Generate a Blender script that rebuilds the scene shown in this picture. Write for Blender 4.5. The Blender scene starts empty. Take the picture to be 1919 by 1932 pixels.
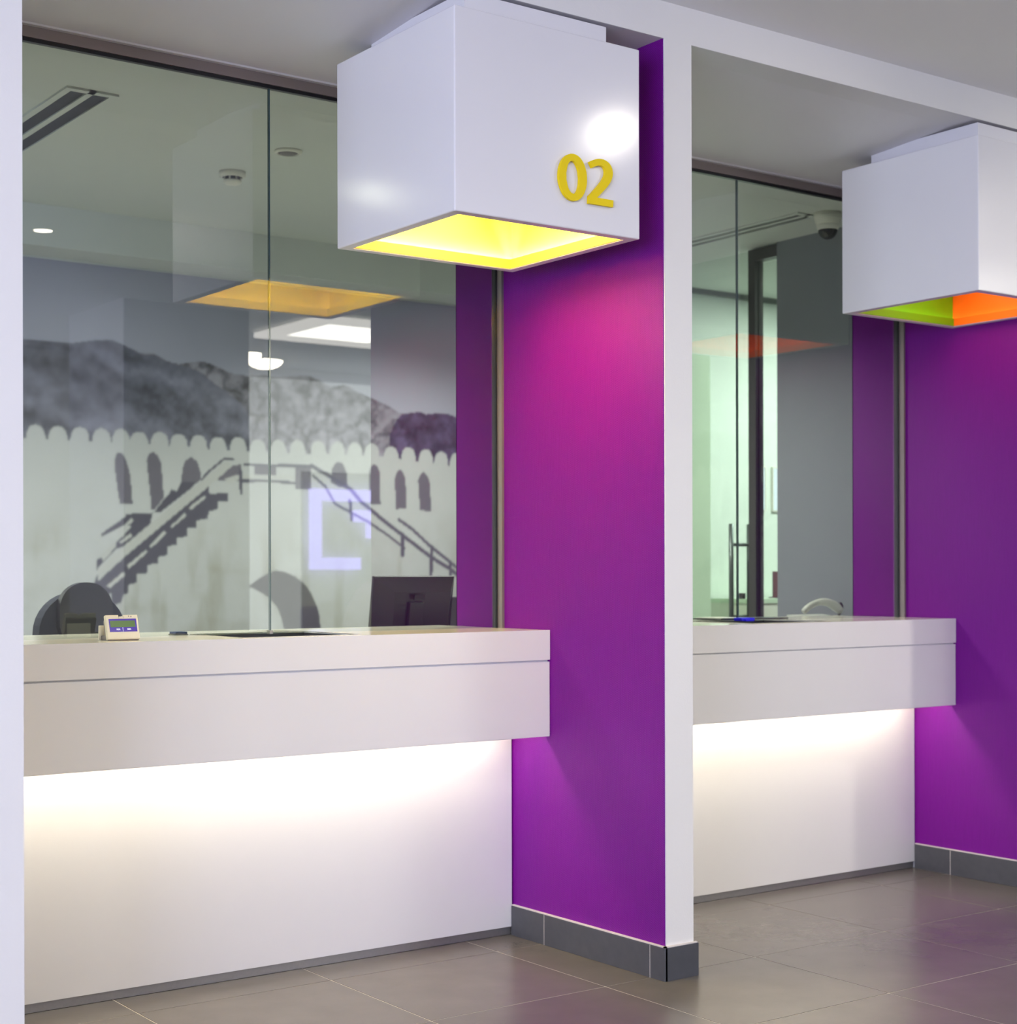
import bpy, bmesh, math, random
import numpy as np
from mathutils import Matrix, Vector

random.seed(7)
S = bpy.context.scene
COL = S.collection

# ---------------------------------------------------------------- camera, world, light, exposure
cam_data = bpy.data.cameras.new('camera')
cam = bpy.data.objects.new('camera', cam_data)
COL.objects.link(cam)
cam_data.sensor_fit = 'HORIZONTAL'
cam_data.sensor_width = 36.0
cam_data.lens = 3044.93 * 36.0 / 1919.0
cam_data.shift_x = (959.5 - 992.52) / 1919.0
cam_data.shift_y = (1082.3 - 966.0) / 1919.0
cam_data.clip_start = 0.05
cam_data.clip_end = 100
cam_data.dof.use_dof = True
cam_data.dof.focus_distance = 4.75
cam_data.dof.aperture_fstop = 4.2
cam.matrix_world = (Matrix.Translation((0, 0, 1.30)) @ Matrix.Rotation(-0.6333, 4, 'Z')
                    @ Matrix.Rotation(math.pi / 2, 4, 'X') @ Matrix.Rotation(-0.0024, 4, 'Z'))
S.camera = cam

S.view_settings.view_transform = 'Standard'
S.view_settings.look = 'None'
S.view_settings.gamma = 1.0
S.view_settings.use_curve_mapping = False
S.view_settings.exposure = 0.0

W = bpy.data.worlds.new('overcast_day')
S.world = W
W.use_nodes = True
W.node_tree.nodes['Background'].inputs[0].default_value = (0.78, 0.86, 1.0, 1)
W.node_tree.nodes['Background'].inputs[1].default_value = 1.5
S.cycles.max_bounces = 10
S.cycles.diffuse_bounces = 5
S.cycles.glossy_bounces = 5
S.cycles.transparent_max_bounces = 16
S.cycles.caustics_reflective = False
S.cycles.sample_clamp_indirect = 6.0


def area(name, loc, target, sx, sy, power, color, spread=180):
    d = bpy.data.lights.new(name, 'AREA')
    d.shape = 'RECTANGLE'
    d.size, d.size_y = sx, sy
    d.energy, d.color = power, color
    d.spread = math.radians(spread)
    o = bpy.data.objects.new(name, d)
    COL.objects.link(o)
    o.location = loc
    o.rotation_euler = (Vector(target) - Vector(loc)).to_track_quat('-Z', 'Y').to_euler()
    return o


def spot(name, loc, target, power, color, angle=80, blend=0.6, radius=0.05):
    d = bpy.data.lights.new(name, 'SPOT')
    d.energy, d.color = power, color
    d.spot_size, d.spot_blend, d.shadow_soft_size = math.radians(angle), blend, radius
    o = bpy.data.objects.new(name, d)
    COL.objects.link(o)
    o.location = loc
    o.rotation_euler = (Vector(target) - Vector(loc)).to_track_quat('-Z', 'Y').to_euler()
    return o


WARM = (1.0, 0.925, 0.82)
NEUT = (1.0, 0.95, 0.88)
COOL = (0.63, 0.66, 1.0)
# daylight through the lobby's left window; added glow in the rear wall
area('daylight_left', (-3.97, -0.5, 1.75), (4, 1.2, 1.9), 4.4, 2.0, 500, COOL)
area('daylight_back', (7.6, -3.32, 1.55), (7.6, 0, 1.55), 3.2, 3.0, 55, (1.0, 0.95, 0.87))  # added glow behind the opening, giving a lit wall's brightness
# downlights of the lobby, unseen lamps of the offices and the meeting room
LOBBY_SPOTS = [((4.15, 2.60, 3.09), (3.75, 3.89, 1.6), 16), ((1.55, 1.7, 3.09), (2.3, 4.0, 0.4), 36),
               ((6.4, 2.2, 3.09), (6.2, 3.9, 1.0), 130), ((3.0, 1.2, 3.09), (3.1, 2.2, 0), 110)]
for l_, t_, p_ in LOBBY_SPOTS:
    spot('downlight_lamp', l_, t_, p_, WARM, 125, 0.8, 0.06)
area('unseen_office_lamp', (1.35, 6.15, 2.96), (1.35, 6.15, 0), 0.5, 0.5, 85, NEUT, 138)
area('unseen_office_lamp', (2.2, 5.02, 2.93), (2.9, 7.0, 0.4), 0.9, 0.1, 26, NEUT, 95)  # added strip out of view behind the glass head, washing the mural
area('unseen_office_lamp', (4.55, 6.2, 2.96), (4.55, 6.2, 0), 0.5, 0.5, 85, NEUT, 140)  # added lamp hidden behind the fin, brightens the mural
area('meeting_room_lamp', (7.4, 6.0, 2.97), (7.4, 6.0, 0), 1.2, 0.6, 105, (0.95, 1.0, 0.97))


# ---------------------------------------------------------------- materials
def nodes(m):
    return m.node_tree.nodes, m.node_tree.links


def mat(name, col, rough=0.5, spec=0.5, metal=0.0, noise=0.0, nscale=40, bump=0.0, bscale=200, emit=None, coat=0.0):
    m = bpy.data.materials.new(name)
    m.use_nodes = True
    n, l = nodes(m)
    p = n['Principled BSDF']
    p.inputs['Base Color'].default_value = (*col, 1)
    p.inputs['Roughness'].default_value = rough
    p.inputs['Metallic'].default_value = metal
    p.inputs['Specular IOR Level'].default_value = spec
    p.inputs['Coat Weight'].default_value = coat
    p.inputs['Coat Roughness'].default_value = 0.08
    if emit:
        p.inputs['Emission Color'].default_value = (*emit[0], 1)
        p.inputs['Emission Strength'].default_value = emit[1]
    tc = n.new('ShaderNodeTexCoord')
    if noise > 0:
        t = n.new('ShaderNodeTexNoise')
        t.inputs['Scale'].default_value = nscale
        t.inputs['Detail'].default_value = 6
        l.new(tc.outputs['Object'], t.inputs['Vector'])
        r = n.new('ShaderNodeMapRange')
        r.inputs[3].default_value = 1 - noise
        r.inputs[4].default_value = 1 + noise
        l.new(t.outputs['Fac'], r.inputs[0])
        mx = n.new('ShaderNodeMix')
        mx.data_type = 'RGBA'
        mx.blend_type = 'MULTIPLY'
        mx.inputs[0].default_value = 1
        mx.inputs[6].default_value = (*col, 1)
        l.new(r.outputs[0], mx.inputs[7])
        l.new(mx.outputs[2], p.inputs['Base Color'])
    if bump > 0:
        t = n.new('ShaderNodeTexNoise')
        t.inputs['Scale'].default_value = bscale
        t.inputs['Detail'].default_value = 4
        l.new(tc.outputs['Object'], t.inputs['Vector'])
        b = n.new('ShaderNodeBump')
        b.inputs['Strength'].default_value = bump
        b.inputs['Distance'].default_value = 0.002
        l.new(t.outputs['Fac'], b.inputs['Height'])
        l.new(b.outputs[0], p.inputs['Normal'])
    return m


def glass_mat(name, tint):
    """Architectural pane: tinted see-through plus the mirror image that Fresnel gives at the outer face."""
    m = bpy.data.materials.new(name)
    m.use_nodes = True
    n, l = nodes(m)
    n.remove(n['Principled BSDF'])
    tr = n.new('ShaderNodeBsdfTransparent')
    tr.inputs[0].default_value = (*tint, 1)
    gl = n.new('ShaderNodeBsdfGlossy')
    gl.inputs['Roughness'].default_value = 0.0
    fr = n.new('ShaderNodeFresnel')
    fr.inputs[0].default_value = 1.55
    geo = n.new('ShaderNodeNewGeometry')
    inv = n.new('ShaderNodeMath')
    inv.operation = 'SUBTRACT'
    inv.inputs[0].default_value = 1
    l.new(geo.outputs['Backfacing'], inv.inputs[1])
    dbl = n.new('ShaderNodeMath')          # both faces of the sheet reflect
    dbl.operation = 'MULTIPLY'
    dbl.inputs[1].default_value = 1.85
    l.new(fr.outputs[0], dbl.inputs[0])
    mul = n.new('ShaderNodeMath')
    mul.operation = 'MULTIPLY'
    mul.use_clamp = True
    l.new(dbl.outputs[0], mul.inputs[0])
    l.new(inv.outputs[0], mul.inputs[1])
    mx = n.new('ShaderNodeMixShader')
    l.new(mul.outputs[0], mx.inputs[0])
    l.new(tr.outputs[0], mx.inputs[1])
    l.new(gl.outputs[0], mx.inputs[2])
    l.new(mx.outputs[0], n['Material Output'].inputs[0])
    return m


def woven(name, col):
    m = mat(name, col, rough=0.42, spec=0.22)
    n, l = nodes(m)
    p = n['Principled BSDF']
    tc = n.new('ShaderNodeTexCoord')
    sx = n.new('ShaderNodeSeparateXYZ')
    l.new(tc.outputs['Object'], sx.inputs[0])

    def sine(src, k, off=None):
        a = n.new('ShaderNodeMath'); a.operation = 'MULTIPLY'; a.inputs[1].default_value = k
        l.new(src, a.inputs[0])
        b = n.new('ShaderNodeMath'); b.operation = 'SINE'
        if off is not None:
            c = n.new('ShaderNodeMath'); c.operation = 'ADD'
            l.new(a.outputs[0], c.inputs[0]); l.new(off, c.inputs[1])
            l.new(c.outputs[0], b.inputs[0])
        else:
            l.new(a.outputs[0], b.inputs[0])
        return b.outputs[0]
    k = 2 * math.pi / 0.0075
    sy = sine(sx.outputs['Y'], k)
    sz = sine(sx.outputs['Z'], k * 1.0)
    pr = n.new('ShaderNodeMath'); pr.operation = 'MULTIPLY'
    l.new(sy, pr.inputs[0]); l.new(sz, pr.inputs[1])
    no = n.new('ShaderNodeTexNoise')
    mp = n.new('ShaderNodeMapping')
    mp.inputs['Scale'].default_value = (1, 90, 6)
    l.new(tc.outputs['Object'], mp.inputs[0]); l.new(mp.outputs[0], no.inputs['Vector'])
    no.inputs['Scale'].default_value = 2.0
    add = n.new('ShaderNodeMath'); add.operation = 'ADD'
    l.new(pr.outputs[0], add.inputs[0]); l.new(no.outputs['Fac'], add.inputs[1])
    b = n.new('ShaderNodeBump')
    b.inputs['Strength'].default_value = 0.55
    b.inputs['Distance'].default_value = 0.0012
    l.new(add.outputs[0], b.inputs['Height'])
    l.new(b.outputs[0], p.inputs['Normal'])
    r = n.new('ShaderNodeMapRange')
    r.inputs[1].default_value = -0.6; r.inputs[2].default_value = 1.7
    r.inputs[3].default_value = 0.75; r.inputs[4].default_value = 1.2
    l.new(add.outputs[0], r.inputs[0])
    mx = n.new('ShaderNodeMix'); mx.data_type = 'RGBA'; mx.blend_type = 'MULTIPLY'
    mx.inputs[0].default_value = 1
    mx.inputs[6].default_value = (*col, 1)
    l.new(r.outputs[0], mx.inputs[7])
    l.new(mx.outputs[2], p.inputs['Base Color'])
    return m


def emis(name, col, strength):
    m = bpy.data.materials.new(name)
    m.use_nodes = True
    n, l = nodes(m)
    n.remove(n['Principled BSDF'])
    e = n.new('ShaderNodeEmission')
    e.inputs[0].default_value = (*col, 1)
    e.inputs[1].default_value = strength
    l.new(e.outputs[0], n['Material Output'].inputs[0])
    return m


def sr(r, g, b):
    f = lambda c: (c / 255 / 12.92) if c / 255 <= 0.04045 else ((c / 255 + 0.055) / 1.055) ** 2.4
    return (f(r), f(g), f(b))


M = dict(
    plaster=mat('white_plaster', (0.80, 0.785, 0.75), 0.75, 0.3, bump=0.15, bscale=160),
    ceiling=mat('ceiling_paint', (0.86, 0.85, 0.84), 0.8, 0.25, bump=0.06, bscale=120),
    soffit=mat('satin_soffit_paint', (0.68, 0.66, 0.67), 0.45, 0.45),
    office_white=mat('office_paint', (0.62, 0.64, 0.61), 0.75, 0.3, noise=0.04, nscale=3),
    meeting=mat('meeting_room_paint', (0.78, 0.84, 0.79), 0.7, 0.3),
    greywall=mat('grey_paint', (0.205, 0.22, 0.25), 0.6, 0.35, noise=0.03, nscale=4),
    purple=woven('purple_woven_vinyl', (0.175, 0.0030, 0.250)),
    gloss=mat('white_gloss_panel', (0.80, 0.79, 0.80), 0.17, 0.5, noise=0.008, nscale=5),
    counter=mat('white_solid_surface', (0.80, 0.79, 0.775), 0.33, 0.5, noise=0.012, nscale=8),
    counter_top=mat('white_polished_top', (0.74, 0.71, 0.62), 0.12, 0.5),
    tile=mat('floor_tile', (0.128, 0.116, 0.104), 0.27, 0.5, noise=0.16, nscale=6, bump=0.08, bscale=60),
    grout=mat('grout', (0.62, 0.56, 0.47), 0.9, 0.2, noise=0.15, nscale=12),
    skirt=mat('dark_grey_tile', (0.070, 0.072, 0.082), 0.5, 0.4, noise=0.18, nscale=25, bump=0.05, bscale=90),
    grout_lit_edge=mat('grout_lit_edge', (0.72, 0.66, 0.60), 0.7, 0.3),  # pale joints, and the painted lit edge of the baseboards
    kick=mat('brushed_aluminium', (0.42, 0.41, 0.41), 0.38, 0.5, metal=0.8, noise=0.08, nscale=90),
    alu=mat('anodised_channel', (0.27, 0.225, 0.21), 0.35, 0.5, metal=0.5),
    alu_light=mat('bright_trim_edge', (0.72, 0.71, 0.70), 0.35, 0.5, metal=0.3),
    seal=mat('black_rubber', (0.006, 0.006, 0.008), 0.35, 0.5),
    black=mat('black_plastic', (0.013, 0.011, 0.017), 0.30, 0.7, bump=0.08, bscale=400),
    screen=mat('dark_screen', (0.004, 0.004, 0.006), 0.12, 0.5),
    glass=glass_mat('clear_glass', (0.78, 0.825, 0.785)),
    glass_door=glass_mat('door_glass', (0.92, 0.945, 0.925)),
    edge=mat('green_glass_edge', (0.05, 0.09, 0.10), 0.1, 0.6),
    yellow_in=mat('yellow_lacquer', (0.95, 0.75, 0.05), 0.45, 0.4),
    green_in=mat('green_lacquer', (0.12, 0.38, 0.003), 0.45, 0.4),
    orange_in=mat('orange_lacquer', (0.93, 0.17, 0.010), 0.45, 0.4),
    digit=mat('yellow_acrylic', (0.88, 0.66, 0.004), 0.5, 0.2),
    led=emis('led_box', (1.0, 0.95, 0.84), 300.0),
    led_box_soft=emis('led_box_soft', (1.0, 0.95, 0.84), 8.0),
    led_counter=emis('led_counter', (1.0, 0.89, 0.71), 52.0),
    panel_light=emis('panel_light', (1.0, 0.965, 0.89), 17.0),
    down=emis('downlight_glow', (1.0, 0.92, 0.76), 40.0),
    sign=emis('sign_glow', (0.42, 0.36, 1.0), 8.0),
    rim_glow=emis('rim_glow', (1.0, 0.965, 0.89), 6.0),
    skyglow=emis('daylit_frosted_glass', (0.80, 0.92, 1.0), 2.2),
    whitep=mat('white_plastic', (0.74, 0.72, 0.64), 0.4, 0.5),
    greyp=mat('grey_plastic', (0.22, 0.20, 0.21), 0.5, 0.4),
    lcd=mat('blue_screen', (0.035, 0.015, 0.30), 0.25, 0.5, emit=((0.06, 0.02, 0.50), 0.25)),
    lcd_green=mat('green_screen', (0.06, 0.14, 0.04), 0.25, 0.5, emit=((0.10, 0.20, 0.05), 0.12)),
    ink=mat('white_print', (0.8, 0.8, 0.85), 0.5, 0.3, emit=((0.8, 0.8, 1.0), 0.5)),
    blue=mat('blue_plastic', (0.02, 0.012, 0.75), 0.35, 0.5),
    blue_dark=mat('dark_blue_plastic', (0.03, 0.05, 0.16), 0.45, 0.5),
    steel=mat('dark_steel', (0.10, 0.10, 0.11), 0.3, 0.5, metal=0.7),
    steel_rim=mat('satin_steel', (0.62, 0.58, 0.50), 0.25, 0.5, metal=0.8),
    handle=mat('dark_steel_handle', (0.09, 0.11, 0.11), 0.35, 0.5, metal=0.6),
    frame=mat('dark_bronze_frame', (0.035, 0.033, 0.036), 0.45, 0.4),
    desk=mat('pale_grey_laminate', (0.45, 0.45, 0.44), 0.4, 0.4),
    carpet=mat('office_carpet', (0.30, 0.30, 0.29), 0.95, 0.1, noise=0.3, nscale=60, bump=0.4, bscale=500),
    navy=mat('navy_upholstery', (0.012, 0.014, 0.030), 0.7, 0.3, bump=0.2, bscale=300),
    brown=mat('brown_upholstery', (0.030, 0.022, 0.020), 0.8, 0.2, bump=0.2, bscale=300),
    cream=mat('cream_upholstery', (0.62, 0.56, 0.44), 0.8, 0.2, bump=0.2, bscale=300),
    pillar=mat('dark_grey_cladding', (0.055, 0.06, 0.07), 0.5, 0.4),  # dark colour that puts shade on the pillar front
    maroon=mat('maroon_card', (0.10, 0.018, 0.022), 0.5, 0.4),
    palegreen=mat('pale_green_laminate', (0.58, 0.70, 0.54), 0.5, 0.4),
    phone=mat('warm_grey_plastic', (0.55, 0.56, 0.52), 0.4, 0.5),
)


# ---------------------------------------------------------------- mesh helpers
def B(bm, x0, x1, y0, y1, z0, z1):
    v = [bm.verts.new(c) for c in ((x0, y0, z0), (x1, y0, z0), (x1, y1, z0), (x0, y1, z0),
                                   (x0, y0, z1), (x1, y0, z1), (x1, y1, z1), (x0, y1, z1))]
    for f in ((3, 2, 1, 0), (4, 5, 6, 7), (0, 1, 5, 4), (1, 2, 6, 5), (2, 3, 7, 6), (3, 0, 4, 7)):
        bm.faces.new([v[i] for i in f])
    return v


def boxes(*bs, bevel=0.0):
    bm = bmesh.new()
    for b in bs:
        B(bm, *b)
    if bevel:
        bmesh.ops.bevel(bm, geom=bm.edges[:], offset=bevel, segments=2, affect='EDGES', profile=0.6)
    return bm


def prism(pts, axis, a0, a1):
    """Extrude a closed outline: axis 'y' takes (x,z) points, 'x' takes (y,z), 'z' takes (x,y)."""
    bm = bmesh.new()

    def P(p, a):
        return {'y': (p[0], a, p[1]), 'x': (a, p[0], p[1]), 'z': (p[0], p[1], a)}[axis]
    lo = [bm.verts.new(P(p, a0)) for p in pts]
    hi = [bm.verts.new(P(p, a1)) for p in pts]
    n = len(pts)
    bm.faces.new(lo)
    bm.faces.new(hi[::-1])
    for i in range(n):
        bm.faces.new((lo[i], hi[i], hi[(i + 1) % n], lo[(i + 1) % n]))
    bmesh.ops.recalc_face_normals(bm, faces=bm.faces[:])
    return bm


def lathe(profile, seg=32, a0=0.0, a1=2 * math.pi, loc=(0, 0, 0)):
    bm = bmesh.new()
    full = abs(a1 - a0 - 2 * math.pi) < 1e-6
    n = seg if full else seg + 1
    rings = []
    for i in range(n):
        a = a0 + (a1 - a0) * i / seg
        rings.append([bm.verts.new((loc[0] + r * math.cos(a), loc[1] + r * math.sin(a), loc[2] + z)) for r, z in profile])
    for i in range(seg):
        A, C = rings[i], rings[(i + 1) % n]
        for j in range(len(profile) - 1):
            bm.faces.new((A[j], C[j], C[j + 1], A[j + 1]))
    bmesh.ops.remove_doubles(bm, verts=bm.verts[:], dist=1e-5)
    bmesh.ops.recalc_face_normals(bm, faces=bm.faces[:])
    return bm


def tube(points, r, seg=10):
    bm = bmesh.new()
    pts = [Vector(p) for p in points]
    rings = []
    for i, p in enumerate(pts):
        t = (pts[min(i + 1, len(pts) - 1)] - pts[max(i - 1, 0)]).normalized()
        u = t.cross(Vector((0, 0, 1)))
        if u.length < 1e-3:
            u = t.cross(Vector((0, 1, 0)))
        u.normalize()
        w = t.cross(u)
        rr = r[i] if isinstance(r, (list, tuple)) else r
        rings.append([bm.verts.new(p + rr * (math.cos(a) * u + math.sin(a) * w)) for a in [2 * math.pi * k / seg for k in range(seg)]])
    for A, C in zip(rings, rings[1:]):
        for k in range(seg):
            bm.faces.new((A[k], A[(k + 1) % seg], C[(k + 1) % seg], C[k]))
    bm.faces.new(rings[0])
    bm.faces.new(rings[-1][::-1])
    bmesh.ops.recalc_face_normals(bm, faces=bm.faces[:])
    return bm


def merge(*bms):
    out = bmesh.new()
    for b in bms:
        me = bpy.data.meshes.new('tmp')
        b.to_mesh(me)
        b.free()
        out.from_mesh(me)
        bpy.data.meshes.remove(me)
    return out


def wpos(o):
    v = Vector((0, 0, 0))
    while o is not None:
        v += Vector(o.location)
        o = o.parent
    return v


def obj(name, bm, m, parent=None, loc=None, smooth=False):
    """One mesh object. Geometry is given in world metres; the object's origin goes to loc (or its parent's)."""
    origin = wpos(parent) if parent is not None else Vector(loc or (0, 0, 0))
    if origin.length:
        bmesh.ops.translate(bm, verts=bm.verts[:], vec=-origin)
    me = bpy.data.meshes.new(name)
    bm.to_mesh(me)
    bm.free()
    if smooth:
        me.polygons.foreach_set('use_smooth', [True] * len(me.polygons))
    me.materials.append(m)
    o = bpy.data.objects.new(name, me)
    COL.objects.link(o)
    if parent is not None:
        o.parent = parent
    else:
        o.location = origin
    return o


def tag(o, label=None, cat=None, group=None, kind=None):
    for k, v in (('label', label), ('category', cat), ('group', group), ('kind', kind)):
        if v:
            o[k] = v
    return o


def thing(name, loc, label, cat, group=None, kind=None):
    o = bpy.data.objects.new(name, None)
    o.empty_display_size = 0.1
    COL.objects.link(o)
    o.location = loc
    return tag(o, label, cat, group, kind)


def struct(name, bm, m, label, smooth=False):
    return tag(obj(name, bm, m, smooth=smooth), label, None, None, 'structure')


def dup(root, loc, label, group=None):
    def cp(o, parent):
        c = o.copy()
        COL.objects.link(c)
        c.parent = parent
        for ch in o.children:
            cp(ch, c)
        return c
    r = cp(root, None)
    r.location = loc
    r['label'] = label
    if group:
        r['group'] = group
    return r

# ---------------------------------------------------------------- plan of the place (metres; camera stands at x = y = 0)
FX, FT, PITCH = 3.407, 0.117, 2.186        # left face and thickness of the fin walls, spacing of the booths
FF, FD = 3.889, 5.08                       # front and back end of the fins
AY, PY = 4.492, 4.717                      # fascia face and counter panel face
ZT, ZG, ZA = 1.103, 0.995, 0.732           # counter top, shadow gap, lower edge of the fascia
GY = 4.80                                  # glass
ZN, ZN2, ZL = 3.008, 2.955, 3.126          # booth soffit (front, at the glass), lobby ceiling
ZO = 3.0                                   # office ceiling
BACK = 7.53
GX = 5.95                                  # side of the office

# ---------------------------------------------------------------- floor
floor = struct('floor', boxes((-4.2, 12.2, -3.4, 4.86, -0.06, -0.0012)), M['grout'], 'dark grey-brown tiled lobby floor with thin pale grout lines')
TX, TY, gap = 0.652, 0.5865, 0.0018
tile_me = {}


def tile_bm(x0, x1, y0, y1):
    bm = bmesh.new()
    v = B(bm, x0, x1, y0, y1, -0.0012, 0.0)
    for q in v[4:]:
        q.co.x += 0.0006 if q.co.x < (x0 + x1) / 2 else -0.0006
        q.co.y += 0.0006 if q.co.y < (y0 + y1) / 2 else -0.0006
    return bm


rest = bmesh.new()
for i in range(-10, 15):
    for j in range(-11, 3):
        x0, y0 = 2.553 + i * TX + gap, 3.362 + j * TY + gap
        x1, y1 = x0 + TX - 2 * gap, min(y0 + TY - 2 * gap, 4.80)
        if -3 <= i <= 8 and -3 <= j:
            key = (round(y1 - y0, 3),)
            if key not in tile_me:
                t = obj('tile', tile_bm(0, x1 - x0, 0, y1 - y0), M['tile'], floor)
                tile_me[key] = t.data
            else:
                t = bpy.data.objects.new('tile', tile_me[key])
                COL.objects.link(t)
                t.parent = floor
            t.location = (x0, y0, random.uniform(-0.0001, 0.0001))
        else:
            b = tile_bm(x0, x1, y0, y1)
            me = bpy.data.meshes.new('tmp'); b.to_mesh(me); b.free(); rest.from_mesh(me); bpy.data.meshes.remove(me)
tag(obj('tile_field', rest, M['tile'], floor), kind='stuff')
struct('floor.001', boxes((-2.1, 9.6, 4.86, 7.6, -0.06, -0.002)), M['carpet'], 'dark carpeted floor of the back office behind the counters')

# ---------------------------------------------------------------- ceilings and lobby shell
struct('ceiling', boxes((-4.2, 12.2, -3.4, FF + 0.001, ZL, ZL + 0.1)), M['ceiling'], 'pale grey lobby ceiling in front of the white beam')
struct('wall_header', boxes((-4.2, 12.2, FF, FF + FT, ZN, ZL + 0.1)), M['plaster'], 'white plaster beam over the booth openings')
struct('ceiling.001', prism([(FF + .002, ZN - .0006), (FF + FT, ZN - .0006), (GY - 0.03, ZN2), (GY + 0.05, ZN2), (GY + 0.05, 3.2), (FF + FT, 3.2), (FF + FT, ZN - .0003), (FF + .002, ZN - .0003)], 'x', -4.2, 12.2), M['soffit'],
       'grey satin soffit over the counters between beam and glass')
struct('ceiling.002', boxes((-2.1, 9.6, GY + 0.05, BACK + 0.1, ZO, ZO + 0.1)), M['office_white'], 'grey-green back office ceiling seen through the glass')
struct('wall_lobby_left', merge(boxes((-4.2, -4.0, -3.4, -3.0, 0, ZL), (-4.2, -4.0, 2.0, 4.9, 0, ZL), (-4.2, -4.0, -3.0, 2.0, 0, 0.7), (-4.2, -4.0, -3.0, 2.0, 2.8, ZL))),
       M['plaster'], 'white lobby wall with a long window left of the counters')
struct('wall_lobby_right', boxes((12.0, 12.2, -3.4, 4.9, 0, ZL)), M['plaster'], 'white end wall of the lobby on the right')
struct('wall_lobby_back', merge(boxes((-4.2, 6.0, -3.4, -3.2, 0, ZL)), boxes((9.2, 12.2, -3.4, -3.2, 0, ZL)), boxes((6.0, 9.2, -3.4, -3.2, 3.09, ZL))),
       M['plaster'], 'white rear lobby wall with a tall opening for the added window')


def window(name, x0, x1, y0, y1, z0, z1, n, axis, label):
    w = thing(name, (x0, y0, z0), label, None, kind='structure')
    if axis == 'x':
        obj('frame', boxes((x0, x1, y0, y1, z0, z0 + .05), (x0, x1, y0, y1, z1 - .05, z1), (x0, x0 + .05, y0, y1, z0 + .05, z1 - .05), (x1 - .05, x1, y0, y1, z0 + .05, z1 - .05)), M['alu_light'], w)
        for k in range(1, n):
            c = x0 + (x1 - x0) * k / n
            obj('mullion', boxes((c - .025, c + .025, y0, y1, z0 + .05, z1 - .05)), M['alu_light'], w)
        obj('pane', boxes((x0 + .05, x1 - .05, (y0 + y1) / 2 - .004, (y0 + y1) / 2 + .004, z0 + .05, z1 - .05)), M['glass_door'], w)
    else:
        obj('frame', boxes((x0, x1, y0, y1, z0, z0 + .05), (x0, x1, y0, y1, z1 - .05, z1), (x0, x1, y0, y0 + .05, z0 + .05, z1 - .05), (x0, x1, y1 - .05, y1, z0 + .05, z1 - .05)), M['alu_light'], w)
        for k in range(1, n):
            c = y0 + (y1 - y0) * k / n
            obj('mullion', boxes((x0, x1, c - .025, c + .025, z0 + .05, z1 - .05)), M['alu_light'], w)
        obj('pane', boxes(((x0 + x1) / 2 - .004, (x0 + x1) / 2 + .004, y0 + .05, y1 - .05, z0 + .05, z1 - .05)), M['glass_door'], w)
    return w


window('added_window', 6.0, 9.2, -3.27, -3.22, 0.0, 3.09, 1, 'x', 'tall daylit lobby window mirrored in the counter glass')  # added window; its glow replaces a brightly lit plain wall
window('window_4', -3.96, -3.90, -3.0, 2.0, 0.7, 2.8, 4, 'y', 'long lobby window on the left giving cool daylight')


# ---------------------------------------------------------------- fin walls between the booths, purple covering, tiled baseboards
def fin(name, x, label, base_name, base_label):
    w = struct(name, boxes((x, x + FT, FF, FD, 0, ZN)), M['plaster'], label)
    obj('wall_covering', boxes((x - 0.004, x, FF + 0.004, FD, 0.1, ZN), (x - 0.004, x, FD - 0.004, FD, 0.1, ZN)), M['purple'], w)['label'] = 'purple woven vinyl wall covering'
    bb = thing(base_name, (x, FF, 0), base_label, None, kind='structure')
    t = 0.012
    h = 0.106
    L0, F0 = x - 0.004 - t, FF - t
    for y0, y1 in ((4.520, PY - 0.004), (3.953, 4.517), (FF - t, 3.950)):
        obj('baseboard_tile', boxes((L0, x - 0.004, y0, y1, 0.0, h), bevel=0.0012), M['skirt'], bb)
    obj('baseboard_tile', boxes((L0 + 0.003, x + FT + t, F0, FF, 0.0, h), bevel=0.0012), M['skirt'], bb)
    for y0, y1 in ((FF, 4.2), (4.203, 4.71)):
        obj('baseboard_tile', boxes((x + FT, x + FT + t, y0, y1, 0.0, h), bevel=0.0012), M['skirt'], bb)
    g_ = .0012
    obj('grout_backing', boxes((L0 + g_, x - .0045, F0 + g_ + .003, PY - .006, 0.0, h - g_), (L0 + g_, x + FT + t - g_, F0 + g_, FF - .0005, 0.0, h - g_)), M['grout_lit_edge'], bb)
    obj('lit_top_edge', boxes((L0 + 0.003, x - 0.004, F0 + .003, PY - 0.004, h, h + 0.004), (L0 + 0.003, x + FT + t - .003, F0 + 0.003, FF, h, h + 0.004)), M['grout_lit_edge'], bb)  # pale strip imitating light on the top edge of the tiles
    return w


fin('wall_left', FX - PITCH, 'white fin wall at the left end of the near counter', 'baseboard_left', 'dark grey tile baseboard round the left fin wall')
fin('wall_middle', FX, 'white-edged fin wall with purple side between the two counters', 'baseboard_middle', 'dark grey tile baseboard round the foot of the middle fin')
fin('wall_right', FX + PITCH, 'white fin wall with purple side at the far end of the second counter', 'baseboard_right', 'dark grey tile baseboard at the foot of the far right fin')


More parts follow.
